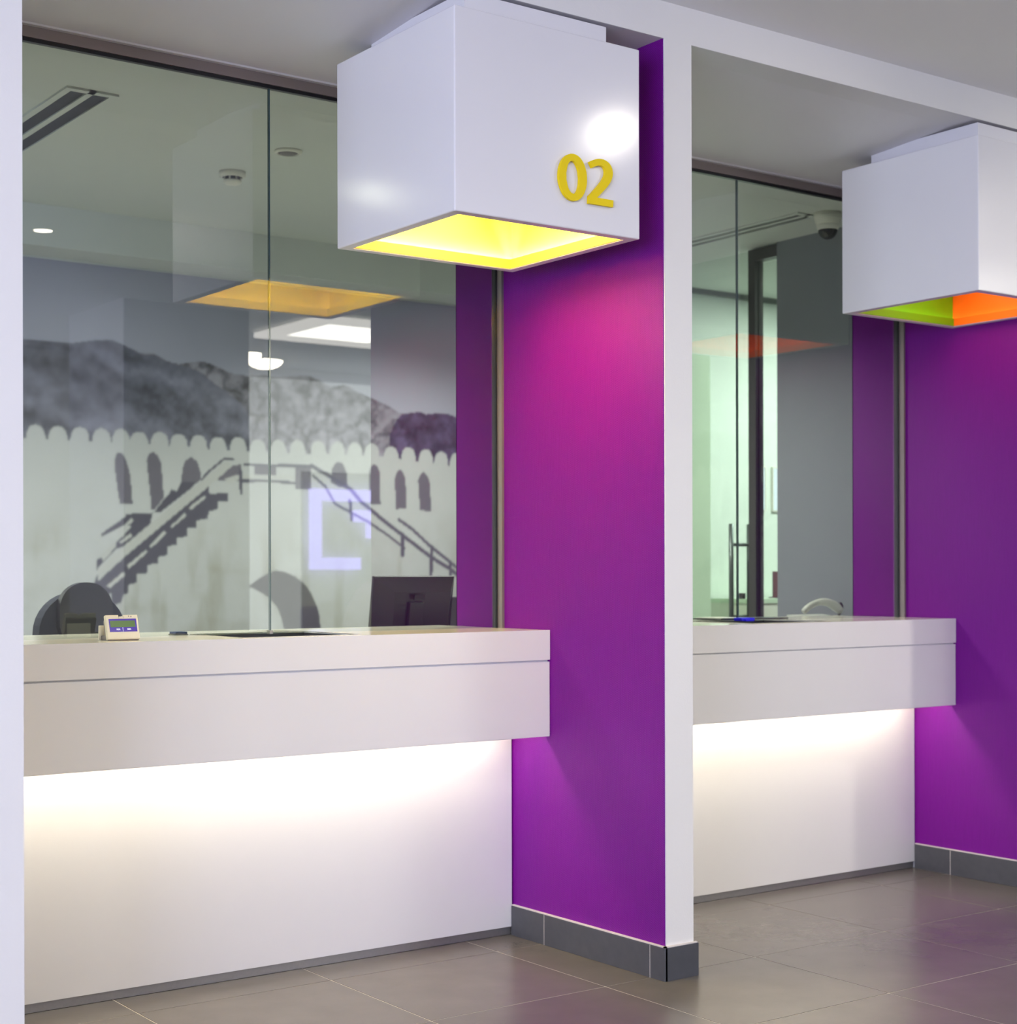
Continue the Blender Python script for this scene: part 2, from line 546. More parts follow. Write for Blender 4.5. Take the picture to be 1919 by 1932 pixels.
# ---------------------------------------------------------------- counters
def counter(xl, xr, label):
    t = thing('service_counter', ((xl + xr) / 2, PY, 0), label, 'counter', 'white bank counters under the glass screens')
    # top slab with the hole for the deal tray
    hx0, hx1, hy0, hy1 = xl + 0.903, xl + 1.313, 4.535, 4.90
    yb = 5.20
    top = boxes((xl, hx0, AY, yb, ZG + .004, ZT), (hx1, xr - .002, AY, yb, ZG + .004, ZT), (hx0, hx1, AY, hy0, ZG + .004, ZT), (hx0, hx1, hy1, yb, ZG + .004, ZT))
    bmesh.ops.remove_doubles(top, verts=top.verts[:], dist=1e-5)
    dead = [f for f in top.faces if len([g for g in top.faces if g is not f and set(g.verts) == set(f.verts)])]
    bmesh.ops.delete(top, geom=dead, context='FACES')
    bmesh.ops.recalc_face_normals(top, faces=top.faces[:])
    c = obj('countertop', top, M['counter'], t)
    c.data.materials.append(M['counter_top'])
    for p in c.data.polygons:
        p.material_index = 1 if p.normal.z > 0.9 else 0
    obj('fascia', boxes((xl, xr - .002, AY + .002, AY + .034, ZA, ZG - .002), bevel=0.0015), M['counter'], t)
    obj('fascia_liner', boxes((xl, xr - .004, AY + .036, PY, ZA + .075, ZA + .10), (xl, xr - .004, AY + .012, AY + .03, ZG - .002, ZG + .004)), M['counter'], t)
    obj('led_strip', boxes((xl + .05, xr - .09, AY + .085, AY + .10, ZA + .064, ZA + .074)), M['led_counter'], t)['label'] = 'warm white light strip hidden under the fascia'
    obj('front_panel', boxes((xl, xr - .006, PY, PY + .03, 0.030, ZG + .003), bevel=0.001), M['counter'], t)
    obj('kick_strip', boxes((xl, xr - .006, PY + .010, PY + .022, 0.001, 0.030)), M['kick'], t)['label'] = 'brushed aluminium kick strip'
    for xs_ in (xl + .01, xr - .03):
        obj('end_support', boxes((xs_, xs_ + .02, PY + .03, yb, 0.001, ZG + .004)), M['desk'], t)
    r = .008
    tr = obj('deal_tray', boxes((hx0, hx1, hy0, hy1, ZT - .055, ZT - .05), (hx0, hx0 + .003, hy0, hy1, ZT - .05, ZT - .002), (hx1 - .003, hx1, hy0, hy1, ZT - .05, ZT - .002),
                                (hx0, hx1, hy0, hy0 + .003, ZT - .05, ZT - .002), (hx0, hx1, hy1 - .003, hy1, ZT - .05, ZT - .002)), M['steel'], t)
    tr['label'] = 'recessed dark steel deal tray'
    obj('tray_rim', boxes((hx0 - r, hx1 + r, hy0 - r, hy0, ZT, ZT + .002), (hx0 - r, hx1 + r, hy1, hy1 + r, ZT, ZT + .002),
                          (hx0 - r, hx0, hy0, hy1, ZT, ZT + .002), (hx1, hx1 + r, hy0, hy1, ZT, ZT + .002)), M['steel_rim'], tr)
    return t


XL, XR = FX - PITCH + FT + 0.004, FX - 0.004
c1 = counter(XL, XR, 'white service counter with glowing underside in front of the mural, left of the purple fin')
c2 = dup(c1, (c1.location.x + PITCH, PY, 0), 'white service counter with glowing underside right of the purple fin')


# ---------------------------------------------------------------- glass screens
def screen(name, xl, xr, joint, label):
    w = thing(name, (xl, GY, ZT), label, None, kind='structure')
    z1 = 2.914
    for a, b in ((xl + .002, joint - .0022), (joint + .0022, xr - .012)):
        p = obj('glass_pane', boxes((a, b, GY, GY + .010, ZT + .001, z1)), M['glass'], w)
    obj('joint_edge', boxes((joint - .0022, joint + .0022, GY, GY + .010, ZT + .001, z1)), M['edge'], w)['label'] = 'dark polished glass edge at the joint'
    obj('top_seal', boxes((xl, xr, GY - .004, GY + .014, 2.905, 2.916)), M['seal'], w)['label'] = 'black rubber seal along the top'
    obj('top_channel', boxes((xl, xr, GY - .012, GY + .03, 2.916, ZN2)), M['alu'], w)['label'] = 'brown-grey metal head channel'
    obj('channel_lip', boxes((xl, xr, GY - .03, GY - .012, ZN2 - .006, ZN2)), M['alu_light'], w)
    obj('side_seal', boxes((xr - .016, xr, GY - .004, GY + .020, ZT, 2.905)), M['seal'], w)
    obj('side_channel', boxes((xr - .010, xr, GY - .032, GY - .004, ZT, ZN2)), M['alu'], w)
    obj('joint_clip', boxes((joint - .006, joint + .006, GY - .006, GY + .016, ZT, ZT + .012)), M['steel_rim'], w)
    return w


screen('window_1', XL, XR, 2.476, 'clear glass counter screen with one joint in front of the mural')
screen('window_2', XL + PITCH, XR + PITCH, 4.600, 'clear glass counter screen over the second counter')


# ---------------------------------------------------------------- hanging light boxes
def light_box(x0, x1, y0, y1, z0, z1, cols, label, digits):
    t = thing('hanging_light_box', ((x0 + x1) / 2, (y0 + y1) / 2, z0), label, 'light box', 'white cube light boxes hung over the counters')
    rim, lip = 0.036, 0.034
    # shell: five outer faces plus the rim round the open underside
    bm = bmesh.new()
    o = [(x0, y0), (x1, y0), (x1, y1), (x0, y1)]
    i = [(x0 + rim, y0 + rim), (x1 - rim, y0 + rim), (x1 - rim, y1 - rim), (x0 + rim, y1 - rim)]
    vt = [bm.verts.new((*p, z1)) for p in o]
    vo = [bm.verts.new((*p, z0)) for p in o]
    vi = [bm.verts.new((*p, z0)) for p in i]
    vu = [bm.verts.new((*p, z0 + .006)) for p in i]
    bm.faces.new(vt)
    for k in range(4):
        n = (k + 1) % 4
        bm.faces.new((vo[k], vo[n], vt[n], vt[k]))
        bm.faces.new((vi[k], vi[n], vo[n], vo[k]))
        bm.faces.new((vu[k], vu[n], vi[n], vi[k]))
    bmesh.ops.recalc_face_normals(bm, faces=bm.faces[:])
    hard = [e for e in bm.edges if all(v in vt + vo for v in e.verts)]
    bmesh.ops.bevel(bm, geom=hard, offset=0.004, segments=3, affect='EDGES', profile=0.5)
    obj('shell', bm, M['gloss'], t)
    obj('ceiling_mount', boxes((x0 + .075, x1 - .085, y0 + .06, y1 - .09, z1, ZN - (y0 + .06 - FF) / (GY - .03 - FF - FT) * (ZN - ZN2) * 0.0 - 0.012)), M['gloss'], t)
    a0, a1, b0, b1 = x0 + rim, x1 - rim, y0 + rim, y1 - rim
    w = 0.012
    for (px0, px1, py0, py1), key in (((a0, a1, b1 - .005, b1), 'back'), ((a0, a1, b0, b0 + .005), 'front'), ((a0, a0 + .005, b0 + .005, b1 - .005), 'left'), ((a1 - .005, a1, b0 + .005, b1 - .005), 'right')):
        obj('inner_lip', boxes((px0, px1, py0, py1, z0 + .003, z0 + lip)), M[cols[key]], t)
    zt = z0 + 0.30
    for (px0, px1, py0, py1), key in (((x0 + w, x1 - w, y1 - w - .003, y1 - w), 'back'), ((x0 + w, x1 - w, y0 + w, y0 + w + .003), 'front'), ((x0 + w, x0 + w + .003, y0 + w, y1 - w), 'left'), ((x1 - w - .003, x1 - w, y0 + w, y1 - w), 'right')):
        obj('inner_wall', boxes((px0, px1, py0, py1, z0 + .006, zt)), M[cols[key]], t)
    obj('inner_top', boxes((x0 + w, x1 - w, y0 + w, y1 - w, zt, zt + .004)), M[cols['top']], t)
    g = .016
    for b in ((x0 + rim, x1 - rim, y1 - rim + .004, y1 - rim + .012), (x0 + rim, x1 - rim, y0 + rim - .012, y0 + rim - .004), (x0 + rim - .012, x0 + rim - .004, y0 + rim, y1 - rim), (x1 - rim + .004, x1 - rim + .012, y0 + rim, y1 - rim)):
        obj('led_strip', boxes((*b, z0 + .010, z0 + .016)), M['led' if digits else 'led_box_soft'], t)
    area('light_box_lamp', ((x0 + x1) / 2, (y0 + y1) / 2, zt - .10), ((x0 + x1) / 2, (y0 + y1) / 2, 0), .5, .5, 23 if digits else 3.2, (1.0, 0.82, 0.30) if digits else (1.0, .8, .5))
    if digits:
        fy0, fy1 = y0 - 0.012, y0 - 0.002
        n = len(D0O)
        # zero: ring between two outlines
        bm = bmesh.new()
        fo = resample(D0O, 48); fi = resample(D0I, 48)
        R = [[bm.verts.new((p[0], y, p[1])) for p in ring] for ring in (fo, fi) for y in (fy0, fy1)]
        for k in range(48):
            m_ = (k + 1) % 48
            bm.faces.new((R[0][k], R[0][m_], R[2][m_], R[2][k]))
            bm.faces.new((R[1][k], R[1][m_], R[3][m_], R[3][k]))
            bm.faces.new((R[0][k], R[0][m_], R[1][m_], R[1][k]))
            bm.faces.new((R[2][k], R[2][m_], R[3][m_], R[3][k]))
        bmesh.ops.recalc_face_normals(bm, faces=bm.faces[:])
        obj('digit_zero', bm, M['digit'], t)['label'] = 'raised yellow digit 0'
        obj('digit_two', prism(smooth_open(D2), 'y', fy0, fy1), M['digit'], t)['label'] = 'raised yellow digit 2'
        for sx, sz in ((2.944, 2.49), (3.018, 2.49), (3.06, 2.43), (3.12, 2.43)):
            pass
    return t


D2 = [(3.0453,2.545),(3.064,2.5549),(3.0834,2.5604),(3.1041,2.5601),(3.1224,2.5527),(3.1336,2.5395),(3.1372,2.5218),(3.1332,2.5049),(3.1222,2.4872),(3.1026,2.4662),(3.0748,2.4408),(3.1382,2.4408),(3.1376,2.4197),(3.0418,2.4191),(3.0431,2.4419),(3.0625,2.4607),(3.0832,2.4817),(3.0975,2.4988),(3.1061,2.5142),(3.1072,2.5275),(3.1015,2.5378),(3.0872,2.5408),(3.0717,2.5365),(3.0562,2.5282)]
D0O = [(2.9296,2.4868),(2.9339,2.5152),(2.946,2.5408),(2.9636,2.5553),(2.9787,2.56),(2.9989,2.5577),(3.0167,2.5454),(3.0293,2.5232),(3.0344,2.4939),(3.0304,2.4612),(3.0189,2.4376),(3.0036,2.4235),(2.9871,2.4179),(2.9682,2.4208),(2.9507,2.4323),(2.937,2.4542)]
D0I = [(2.9579,2.4889),(2.9597,2.509),(2.9648,2.5277),(2.9723,2.5368),(2.9786,2.5401),(2.9913,2.5356),(3.0001,2.5209),(3.0051,2.4997),(3.0058,2.4798),(3.0024,2.4593),(2.9948,2.4443),(2.9859,2.4381),(2.9758,2.4407),(2.9658,2.4523),(2.9603,2.4694)]


def resample(pts, n):
    """Smooth closed outline sampled by angle about its centre."""
    cx = sum(p[0] for p in pts) / len(pts); cz = sum(p[1] for p in pts) / len(pts)
    P = np.array(pts) - (cx, cz)
    ang = np.unwrap(np.arctan2(P[:, 1], P[:, 0]))
    rad = np.hypot(P[:, 0], P[:, 1])
    if ang[-1] < ang[0]:
        ang, rad = ang[::-1], rad[::-1]
    A = np.concatenate([ang - 2 * np.pi, ang, ang + 2 * np.pi]); Rr = np.concatenate([rad] * 3)
    q = ang[0] + np.arange(n) * 2 * np.pi / n
    q = q - 2 * np.pi * np.floor((q - 0) / (2 * np.pi))
    out = []
    base = np.arange(n) * 2 * np.pi / n - np.pi
    A = A - 2 * np.pi * np.round((A.mean()) / (2 * np.pi))
    fine = np.interp(np.linspace(-3 * np.pi, 3 * np.pi, 1800), A, Rr)
    ker = np.ones(41) / 41
    fine = np.convolve(np.pad(fine, 20, mode='edge'), ker, mode='valid')
    r = np.interp(base, np.linspace(-3 * np.pi, 3 * np.pi, 1800), fine)
    return [(cx + a * math.cos(b), cz + a * math.sin(b)) for a, b in zip(r, base)]


def smooth_open(pts):
    """Round the bowl of the two (points 0-10 and 14-23) by one Chaikin pass, keep its corners."""
    keep = {0, 10, 11, 12, 13, 14, 23}
    out = []
    n = len(pts)
    for k in range(n):
        if k in keep:
            out.append(pts[k])
            continue
        a, b, c = pts[k - 1], pts[k], pts[(k + 1) % n]
        out.append((b[0] * .78 + a[0] * .22, b[1] * .78 + a[1] * .22))
        out.append((b[0] * .78 + c[0] * .22, b[1] * .78 + c[1] * .22))
    return out


light_box(2.563, 3.254, 3.83, 4.505, 2.337, 2.926, dict(back='yellow_in', front='yellow_in', left='yellow_in', right='yellow_in', top='yellow_in'),
          'white cube light box with glowing yellow inside and raised yellow number 02', True)
light_box(4.897, 5.584, 3.83, 4.505, 2.348, 2.926, dict(back='green_in', front='orange_in', left='orange_in', right='orange_in', top='orange_in'),
          'white cube light box with bright green lip over the right-hand counter', False)

# ---------------------------------------------------------------- back office: walls, bulkhead, mural
struct('wall_back', boxes((-2.1, 9.6, BACK, BACK + 0.12, 0, ZO)), M['office_white'], 'back wall of the office carrying the photo mural')
struct('wall_office_left', boxes((-2.2, -2.1, GY + .05, BACK + .12, 0, ZO)), M['office_white'], 'left end wall of the back office')
struct('trim_1', boxes((-2.1, GX, 7.28, BACK - 0.002, 2.81, ZO)), M['office_white'], 'pale bulkhead running above the photo mural')
struct('wall_office_right', boxes((GX, GX + .12, GY + .05, 5.92, 0, ZO)), M['greywall'], 'plain grey wall behind the second glass screen')
# photo mural, a flat print on the back wall: mountains, crenellated fort wall with arches, two stair flights (outlines traced from image pixels, baked as wall metres x, z)
ridge = [(2.838,2.414),(2.951,2.436),(3.031,2.443),(3.095,2.421),(3.173,2.39),(3.253,2.39),(3.318,2.361),(3.377,2.351),(3.422,2.362),(3.504,2.377),(3.58,2.355),(3.656,2.328),(3.757,2.319),(3.844,2.329),(3.931,2.324),(4.012,2.337),(4.11,2.344),(4.176,2.326),(4.242,2.293),(4.318,2.311),(4.36,2.303),(4.388,2.283),(4.453,2.265),(4.604,2.214),(4.678,2.178),(4.752,2.186),(4.803,2.196),(4.84,2.183),(4.929,2.196),(4.993,2.192),(5.051,2.176),(5.136,2.148)]
near = [(2.838,2.414),(2.951,2.435),(3.031,2.442),(3.095,2.42),(3.173,2.389),(3.253,2.388),(3.318,2.359),(3.422,2.341),(3.497,2.318),(3.564,2.271),(3.633,2.233),(3.695,2.188),(3.757,2.142),(3.764,2.022)]
hill = [(4.604,2.057),(4.653,2.143),(4.684,2.174),(4.752,2.185),(4.803,2.196),(4.84,2.183),(4.929,2.196),(4.993,2.192),(5.051,2.176),(5.136,2.148)]
merlon = [(2.974,2.01),(3.073,2.011),(3.166,2.002),(3.274,2.007),(3.376,2.002),(3.482,2.002),(3.589,1.996),(3.701,2.002),(3.812,1.996),(3.931,1.999),(4.043,2.004),(4.166,2.004),(4.281,2.005),(4.388,2.006),(4.494,2.005),(4.616,1.993),(4.727,1.995),(4.841,1.989),(4.942,1.981),(5.045,1.977),(5.16,1.97)]
gap = [(2.926,1.944),(3.022,1.946),(3.122,1.942),(3.221,1.947),(3.325,1.939),(3.427,1.938),(3.536,1.935),(3.645,1.934),(3.758,1.931),(3.873,1.93),(3.987,1.932),(4.105,1.934),(4.226,1.94),(4.336,1.941),(4.444,1.94),(4.554,1.936),(4.672,1.929),(4.785,1.922),(4.893,1.912),(4.995,1.904),(5.102,1.899)]
arch = [[(3.04,1.86),(3.048,1.886),(3.065,1.899),(3.084,1.885),(3.101,1.855),(3.12,1.791),(3.132,1.647),(3.066,1.643),(3.055,1.717),(3.044,1.788)],[(3.205,1.861),(3.216,1.893),(3.238,1.907),(3.262,1.892),(3.282,1.854),(3.295,1.682),(3.245,1.619),(3.229,1.621),(3.223,1.701)],[(3.39,1.769),(3.393,1.827),(3.408,1.869),(3.439,1.89),(3.47,1.874),(3.49,1.83),(3.496,1.783),(3.47,1.755),(3.396,1.753)],[(3.585,1.775),(3.588,1.807),(3.637,1.852),(3.717,1.863),(3.716,1.779)],[(3.794,1.811),(3.794,1.857),(3.917,1.862),(3.92,1.816)],[(4.027,1.861),(4.125,1.879),(4.125,1.748),(4.031,1.745)],[(4.241,1.788),(4.245,1.854),(4.266,1.888),(4.287,1.9),(4.317,1.887),(4.338,1.843),(4.344,1.762),(4.3,1.761)],[(4.476,1.848),(4.488,1.88),(4.509,1.896),(4.531,1.881),(4.545,1.846),(4.548,1.679),(4.482,1.677)],[(4.638,1.823),(4.653,1.855),(4.671,1.873),(4.692,1.856),(4.708,1.822),(4.714,1.656),(4.646,1.655)],[(4.789,1.817),(4.805,1.849),(4.823,1.866),(4.844,1.851),(4.864,1.816),(4.877,1.646),(4.801,1.651)]]
dark = [[(3.518,1.757),(3.539,1.758),(3.541,1.71),(3.646,1.713),(3.644,1.67),(3.587,1.669),(3.584,1.626),(3.541,1.622),(3.529,1.582),(3.472,1.571),(3.472,1.536),(3.421,1.533),(3.418,1.488),(3.362,1.485),(3.362,1.446),(3.314,1.442),(3.311,1.395),(3.264,1.387),(3.261,1.354),(3.206,1.348),(3.206,1.307),(3.154,1.302),(3.154,1.261),(3.111,1.25),(3.11,1.209),(3.086,1.204),(3.07,1.164),(3.022,1.144),(3.022,1.215),(2.942,1.145),(2.911,1.115),(2.911,1.186),(2.948,1.297),(3.087,1.384)],[(3.39,1.764),(3.47,1.766),(3.436,1.728),(3.278,1.609),(3.237,1.605),(3.223,1.551),(3.092,1.441),(3.049,1.425),(2.948,1.323),(2.948,1.368),(3.087,1.492),(3.125,1.539),(3.092,1.543),(2.975,1.486),(2.975,1.501),(3.087,1.579),(3.103,1.598),(3.245,1.606),(3.267,1.64),(3.323,1.704),(3.334,1.725),(3.362,1.715)]]
light = [[(3.637,1.884),(3.667,1.853),(3.588,1.786),(3.087,1.384),(2.953,1.267),(2.953,1.323),(3.087,1.441)],[(3.51,1.696),(3.524,1.688),(3.438,1.623),(3.43,1.638)],[(3.404,1.606),(3.417,1.596),(3.339,1.532),(3.329,1.539)],[(3.298,1.518),(3.31,1.505),(3.228,1.431),(3.218,1.442)],[(3.198,1.421),(3.209,1.411),(3.111,1.328),(3.105,1.346)],[(3.086,1.317),(3.089,1.294),(3.017,1.236),(2.995,1.244)],[(3.625,1.787),(3.684,1.805),(4.027,1.814),(4.027,1.803),(3.713,1.787),(3.637,1.761)],[(3.125,1.575),(3.136,1.565),(3.071,1.507),(3.049,1.507)],[(3.119,1.503),(3.13,1.487),(3.071,1.451),(3.065,1.461)],[(3.039,1.461),(3.049,1.44),(2.98,1.363),(2.969,1.394)]]
line = [([(3.498,1.778),(3.539,1.821),(3.626,1.891),(3.673,1.888)],0.011),([(3.737,1.863),(4.027,1.866),(4.127,1.87)],0.016),([(3.713,1.779),(3.881,1.782),(4.027,1.778)],0.014),([(3.714,1.838),(3.716,1.715)],0.014),([(3.53,1.71),(3.527,1.582)],0.006),([(4.125,1.872),(4.224,1.824),(4.358,1.755),(4.434,1.684),(4.566,1.591),(4.701,1.503),(4.863,1.399),(5.004,1.324),(5.068,1.281)],0.022),([(4.133,1.821),(4.207,1.765),(4.269,1.672),(4.469,1.582),(4.59,1.513),(4.701,1.44)],0.014),([(4.664,1.597),(4.751,1.546),(4.863,1.457),(4.965,1.389),(5.068,1.319)],0.018),([(4.357,1.695),(4.368,1.592)],0.02),([(4.689,1.514),(4.688,1.403)],0.024),([(4.876,1.452),(4.873,1.292)],0.02),([(5.004,1.367),(5.003,1.281)],0.018)]


def paint_mural(x0, x1, z0, z1, step):
    nx, nz = int((x1 - x0) / step), int((z1 - z0) / step)
    xs, zs = np.linspace(x0, x1, nx), np.linspace(z0, z1, nz)
    X, Z = np.meshgrid(xs, zs)
    rng = np.random.default_rng(3)

    def fbm(sx, sz, octs=5):
        out = np.zeros_like(X); amp = 1.0; tot = 0
        for o in range(octs):
            gx, gz = max(2, int((x1 - x0) / sx * 2 ** o)) + 2, max(2, int((z1 - z0) / sz * 2 ** o)) + 2
            g = rng.random((gz, gx))
            u = (X - x0) / (x1 - x0) * (gx - 1.001); v = (Z - z0) / (z1 - z0) * (gz - 1.001)
            i, j = u.astype(int), v.astype(int); fu, fv = u - i, v - j
            fu = fu * fu * (3 - 2 * fu); fv = fv * fv * (3 - 2 * fv)
            out += amp * ((g[j, i] * (1 - fu) + g[j, i + 1] * fu) * (1 - fv) + (g[j + 1, i] * (1 - fu) + g[j + 1, i + 1] * fu) * fv)
            tot += amp; amp *= .55
        return out / tot

    def inside(poly):
        c = np.zeros(X.shape, bool)
        n = len(poly)
        for k in range(n):
            (ax, az), (bx, bz) = poly[k], poly[(k + 1) % n]
            if az == bz:
                continue
            cond = ((az > Z) != (bz > Z)) & (X < (bx - ax) * (Z - az) / (bz - az) + ax)
            c ^= cond
        return c

    def stroke(pts, w):
        dmin = np.full(X.shape, 9.0)
        for (ax, az), (bx, bz) in zip(pts, pts[1:]):
            dx, dz = bx - ax, bz - az
            t = np.clip(((X - ax) * dx + (Z - az) * dz) / (dx * dx + dz * dz + 1e-9), 0, 1)
            dmin = np.minimum(dmin, np.hypot(X - ax - t * dx, Z - az - t * dz))
        return dmin < w / 2

    def poly_z(pts):
        p = np.array(pts)
        return np.interp(X, p[:, 0], p[:, 1])
    C = np.zeros(X.shape + (3,))

    def put(mask, col, tex=None):
        c = np.array(col)[None, None, :] * (np.ones_like(X) if tex is None else tex)[..., None]
        C[mask] = c[mask]
    n1, n2, n3 = fbm(.5, .35), fbm(.16, .10), fbm(.9, .9)
    # diagonal strata for the mountains
    st = fbm(.22, .07)
    diag = np.interp(((Z + .55 * X) * 3.2 + 1.4 * n1) % 1.0, [0, .5, 1], [0, 1, 0])
    sky = 0.92 + .16 * n3 + .10 * np.clip((Z - 2.2) / .6, 0, 1) * -1
    put(np.ones(X.shape, bool), SKY, sky)
    rock = fbm(.10, .09); rock2 = fbm(.045, .05)
    crag = np.clip((np.abs(rock - .5) * 6), 0, 1)          # sharp gullies
    put(Z < poly_z(ridge), MTN_FAR, np.clip(.50 + .62 * crag + .9 * (rock2 - .5) + .8 * (n2 - .5), .3, 2))
    s1 = Z + .42 * X + .22 * (n1 - .5) + .05 * (rock - .5)   # slope-parallel bands running down to the right
    band = .5 + .5 * np.sin(s1 * 46 + 5 * n1)
    band2 = .5 + .5 * np.sin(s1 * 17 + 3 * n3)
    put((Z < poly_z(near)) & (X < 3.77), MTN_NEAR, np.clip(.50 + .30 * band * n1 * 1.5 + .62 * band2 * n2 * 1.5 + .9 * (rock2 - .5), .3, 2))
    hz = np.array(hill)
    put((Z < np.interp(X, hz[:, 0], hz[:, 1])) & (X > hz[0, 0]), MTN_HILL, np.clip(.55 + .5 * crag + 1.1 * (rock2 - .5), .3, 2))
    # fort wall with rounded merlons
    g = poly_z(gap)
    fort = Z < g
    for mx_, mz_ in merlon:
        gz = float(np.interp(mx_, [p[0] for p in gap], [p[1] for p in gap]))
        hw = .047
        u = np.abs(X - mx_) / hw
        fort |= (Z >= gz - .03) & (u < 1) & (Z < gz + (mz_ - gz) * np.sqrt(np.clip(1 - u ** 2.4, 0, 1)))
    step_ = .108
    for k in range(1, 12):
        mx_ = merlon[0][0] - k * step_
        u = np.abs(X - mx_) / .047
        fort |= (Z >= 1.93) & (u < 1) & (Z < 1.944 + .066 * np.sqrt(np.clip(1 - u ** 2.4, 0, 1)))
    put(fort, FORT, .90 + .2 * n3 - .10 * np.clip((1.5 - Z) / .5, 0, 1))
    stain = np.clip(fbm(.10, .45) * 3.2 - 1.45, 0, 1) * np.clip((1.62 - Z) / .3, 0, 1) + .5 * np.clip(n2 * 2.6 - 1.3, 0, 1) * np.clip((1.75 - Z) / .5, 0, 1)
    C[fort] *= (1 - np.clip(stain, 0, 1)[..., None] * np.array([.26, .28, .36]))[fort]
    for a in arch:
        put(inside(a), ARCH, .85 + .3 * n1)
    for p in dark:
        put(inside(p), STAIR, .85 + .3 * n1)
    for p in light:
        put(inside(p), RAIL, .94 + .12 * n1)
    for p, c_ in VAULT:
        put(inside(p), c_, .94 + .12 * n1)
    for p, w in line:
        put(stroke(p, w), LINE)
    # soften as the enlarged photograph is
    for _ in range(1):
        P = np.pad(C, ((1, 1), (1, 1), (0, 0)), mode='edge')
        C = (P[1:-1, 1:-1] * 2 + P[:-2, 1:-1] + P[2:, 1:-1] + P[1:-1, :-2] + P[1:-1, 2:]) / 6
    verts = np.stack([X - x0, np.zeros_like(X), Z - z0], -1).reshape(-1, 3)
    idx = np.arange(nx * nz).reshape(nz, nx)
    quads = np.stack([idx[:-1, :-1], idx[:-1, 1:], idx[1:, 1:], idx[1:, :-1]], -1).reshape(-1, 4)
    me = bpy.data.meshes.new('wall_mural')
    me.vertices.add(len(verts)); me.vertices.foreach_set('co', verts.astype(np.float32).ravel())
    me.loops.add(quads.size); me.loops.foreach_set('vertex_index', quads.astype(np.int32).ravel())
    me.polygons.add(len(quads)); me.polygons.foreach_set('loop_start', np.arange(0, quads.size, 4, dtype=np.int32))
    me.update(calc_edges=True)
    at = me.color_attributes.new('print', 'FLOAT_COLOR', 'POINT')
    rgba = np.concatenate([np.clip(C, 0, 1), np.ones(C.shape[:2] + (1,))], -1).astype(np.float32)
    at.data.foreach_set('color', rgba.ravel())
    m = mat('mural_print', (.5, .5, .5), .55, .3)
    n, l = nodes(m)
    a = n.new('ShaderNodeAttribute'); a.attribute_name = 'print'
    l.new(a.outputs['Color'], n['Principled BSDF'].inputs['Base Color'])
    me.materials.append(m)
    o = bpy.data.objects.new('wall_mural', me)
    COL.objects.link(o)
    o.location = (x0, BACK - 0.003, z0)
    return tag(o, 'grey photo mural of mountains, crenellated fort wall and stairs on the office wall', 'mural')


SKY, MTN_FAR, MTN_NEAR, MTN_HILL = (.37, .37, .475), (.23, .22, .275), (.145, .145, .20), (.075, .062, .13)
FORT, ARCH, STAIR, RAIL, LINE = (.405, .41, .435), (.12, .11, .145), (.075, .07, .10), (.37, .37, .38), (.085, .08, .115)
VAULT = [([(3.758, 1.236), (3.782, 1.255), (3.825, 1.283), (3.873, 1.308), (3.917, 1.321), (3.969, 1.311), (4.025, 1.289), (4.082, 1.249), (4.123, 1.198), (4.152, 1.14), (4.168, 1.081), (4.176, 1.008), (4.176, 0.847), (3.959, 0.854), (3.958, 1.02), (3.944, 1.078), (3.916, 1.135), (3.872, 1.179), (3.825, 1.208), (3.79, 1.224)], (.085, .078, .088)), ([(4.057, 1.126), (4.156, 1.132), (4.17, 1.081), (4.178, 1.008), (4.178, 0.847), (4.053, 0.851)], (.045, .035, .062))]
paint_mural(1.9, 5.94, 0.05, 2.80, 0.0062)


# ---------------------------------------------------------------- meeting room with glass door at the office's right side
d = thing('door_1', (GX, 6.08, 0), 'full-height glass door in dark frame with a long pull handle', None, kind='structure')
obj('frame_post', boxes((GX, GX + .06, 6.08, 6.13, 0, 2.99)), M['frame'], d)
obj('frame_head', boxes((GX, GX + .06, 5.92, 6.08, 2.93, 2.99)), M['frame'], d)
obj('side_light', boxes((GX + .02, GX + .03, 5.92, 6.08, 0.0, 2.93)), M['glass_door'], d)
obj('glass_leaf', boxes((GX + .02, GX + .03, 6.135, 7.10, 0.01, 2.99)), M['glass_door'], d)
hd = obj('pull_handle', merge(tube([(GX - .04, 6.22, 0.95), (GX - .04, 6.22, 1.56)], .013), tube([(GX + .06 + .03, 6.22, 0.95), (GX + .09, 6.22, 1.56)], .013)), M['handle'], d, smooth=True)
for z in (1.07, 1.45):
    obj('standoff', tube([(GX - .04, 6.22, z), (GX + .09, 6.22, z)], .009), M['handle'], hd, smooth=True)
obj('lock', lathe([(0, 0), (.018, 0), (.018, .03), (0, .03)], 16, loc=(GX - .005, 6.175, 1.165)), M['black'], d)
obj('side_panel', boxes((GX + .02, GX + .03, 7.105, BACK, 0.01, 2.99)), M['glass_door'], d)
struct('wall_meeting_back', boxes((GX + .06, 9.5, 7.18, BACK - .002, 0, ZO)), M['meeting'], 'pale green-white wall of the bright room behind the glass door')
struct('wall_meeting_right', boxes((9.4, 9.6, GY + .05, 7.18, 0, ZO)), M['meeting'], 'end wall of the bright room behind the glass door')
struct('trim_2', boxes((GX + .06, 9.4, 7.15, 7.18, ZO - .028, ZO)), M['handle'], 'thin dark line where the bright room meets its ceiling')
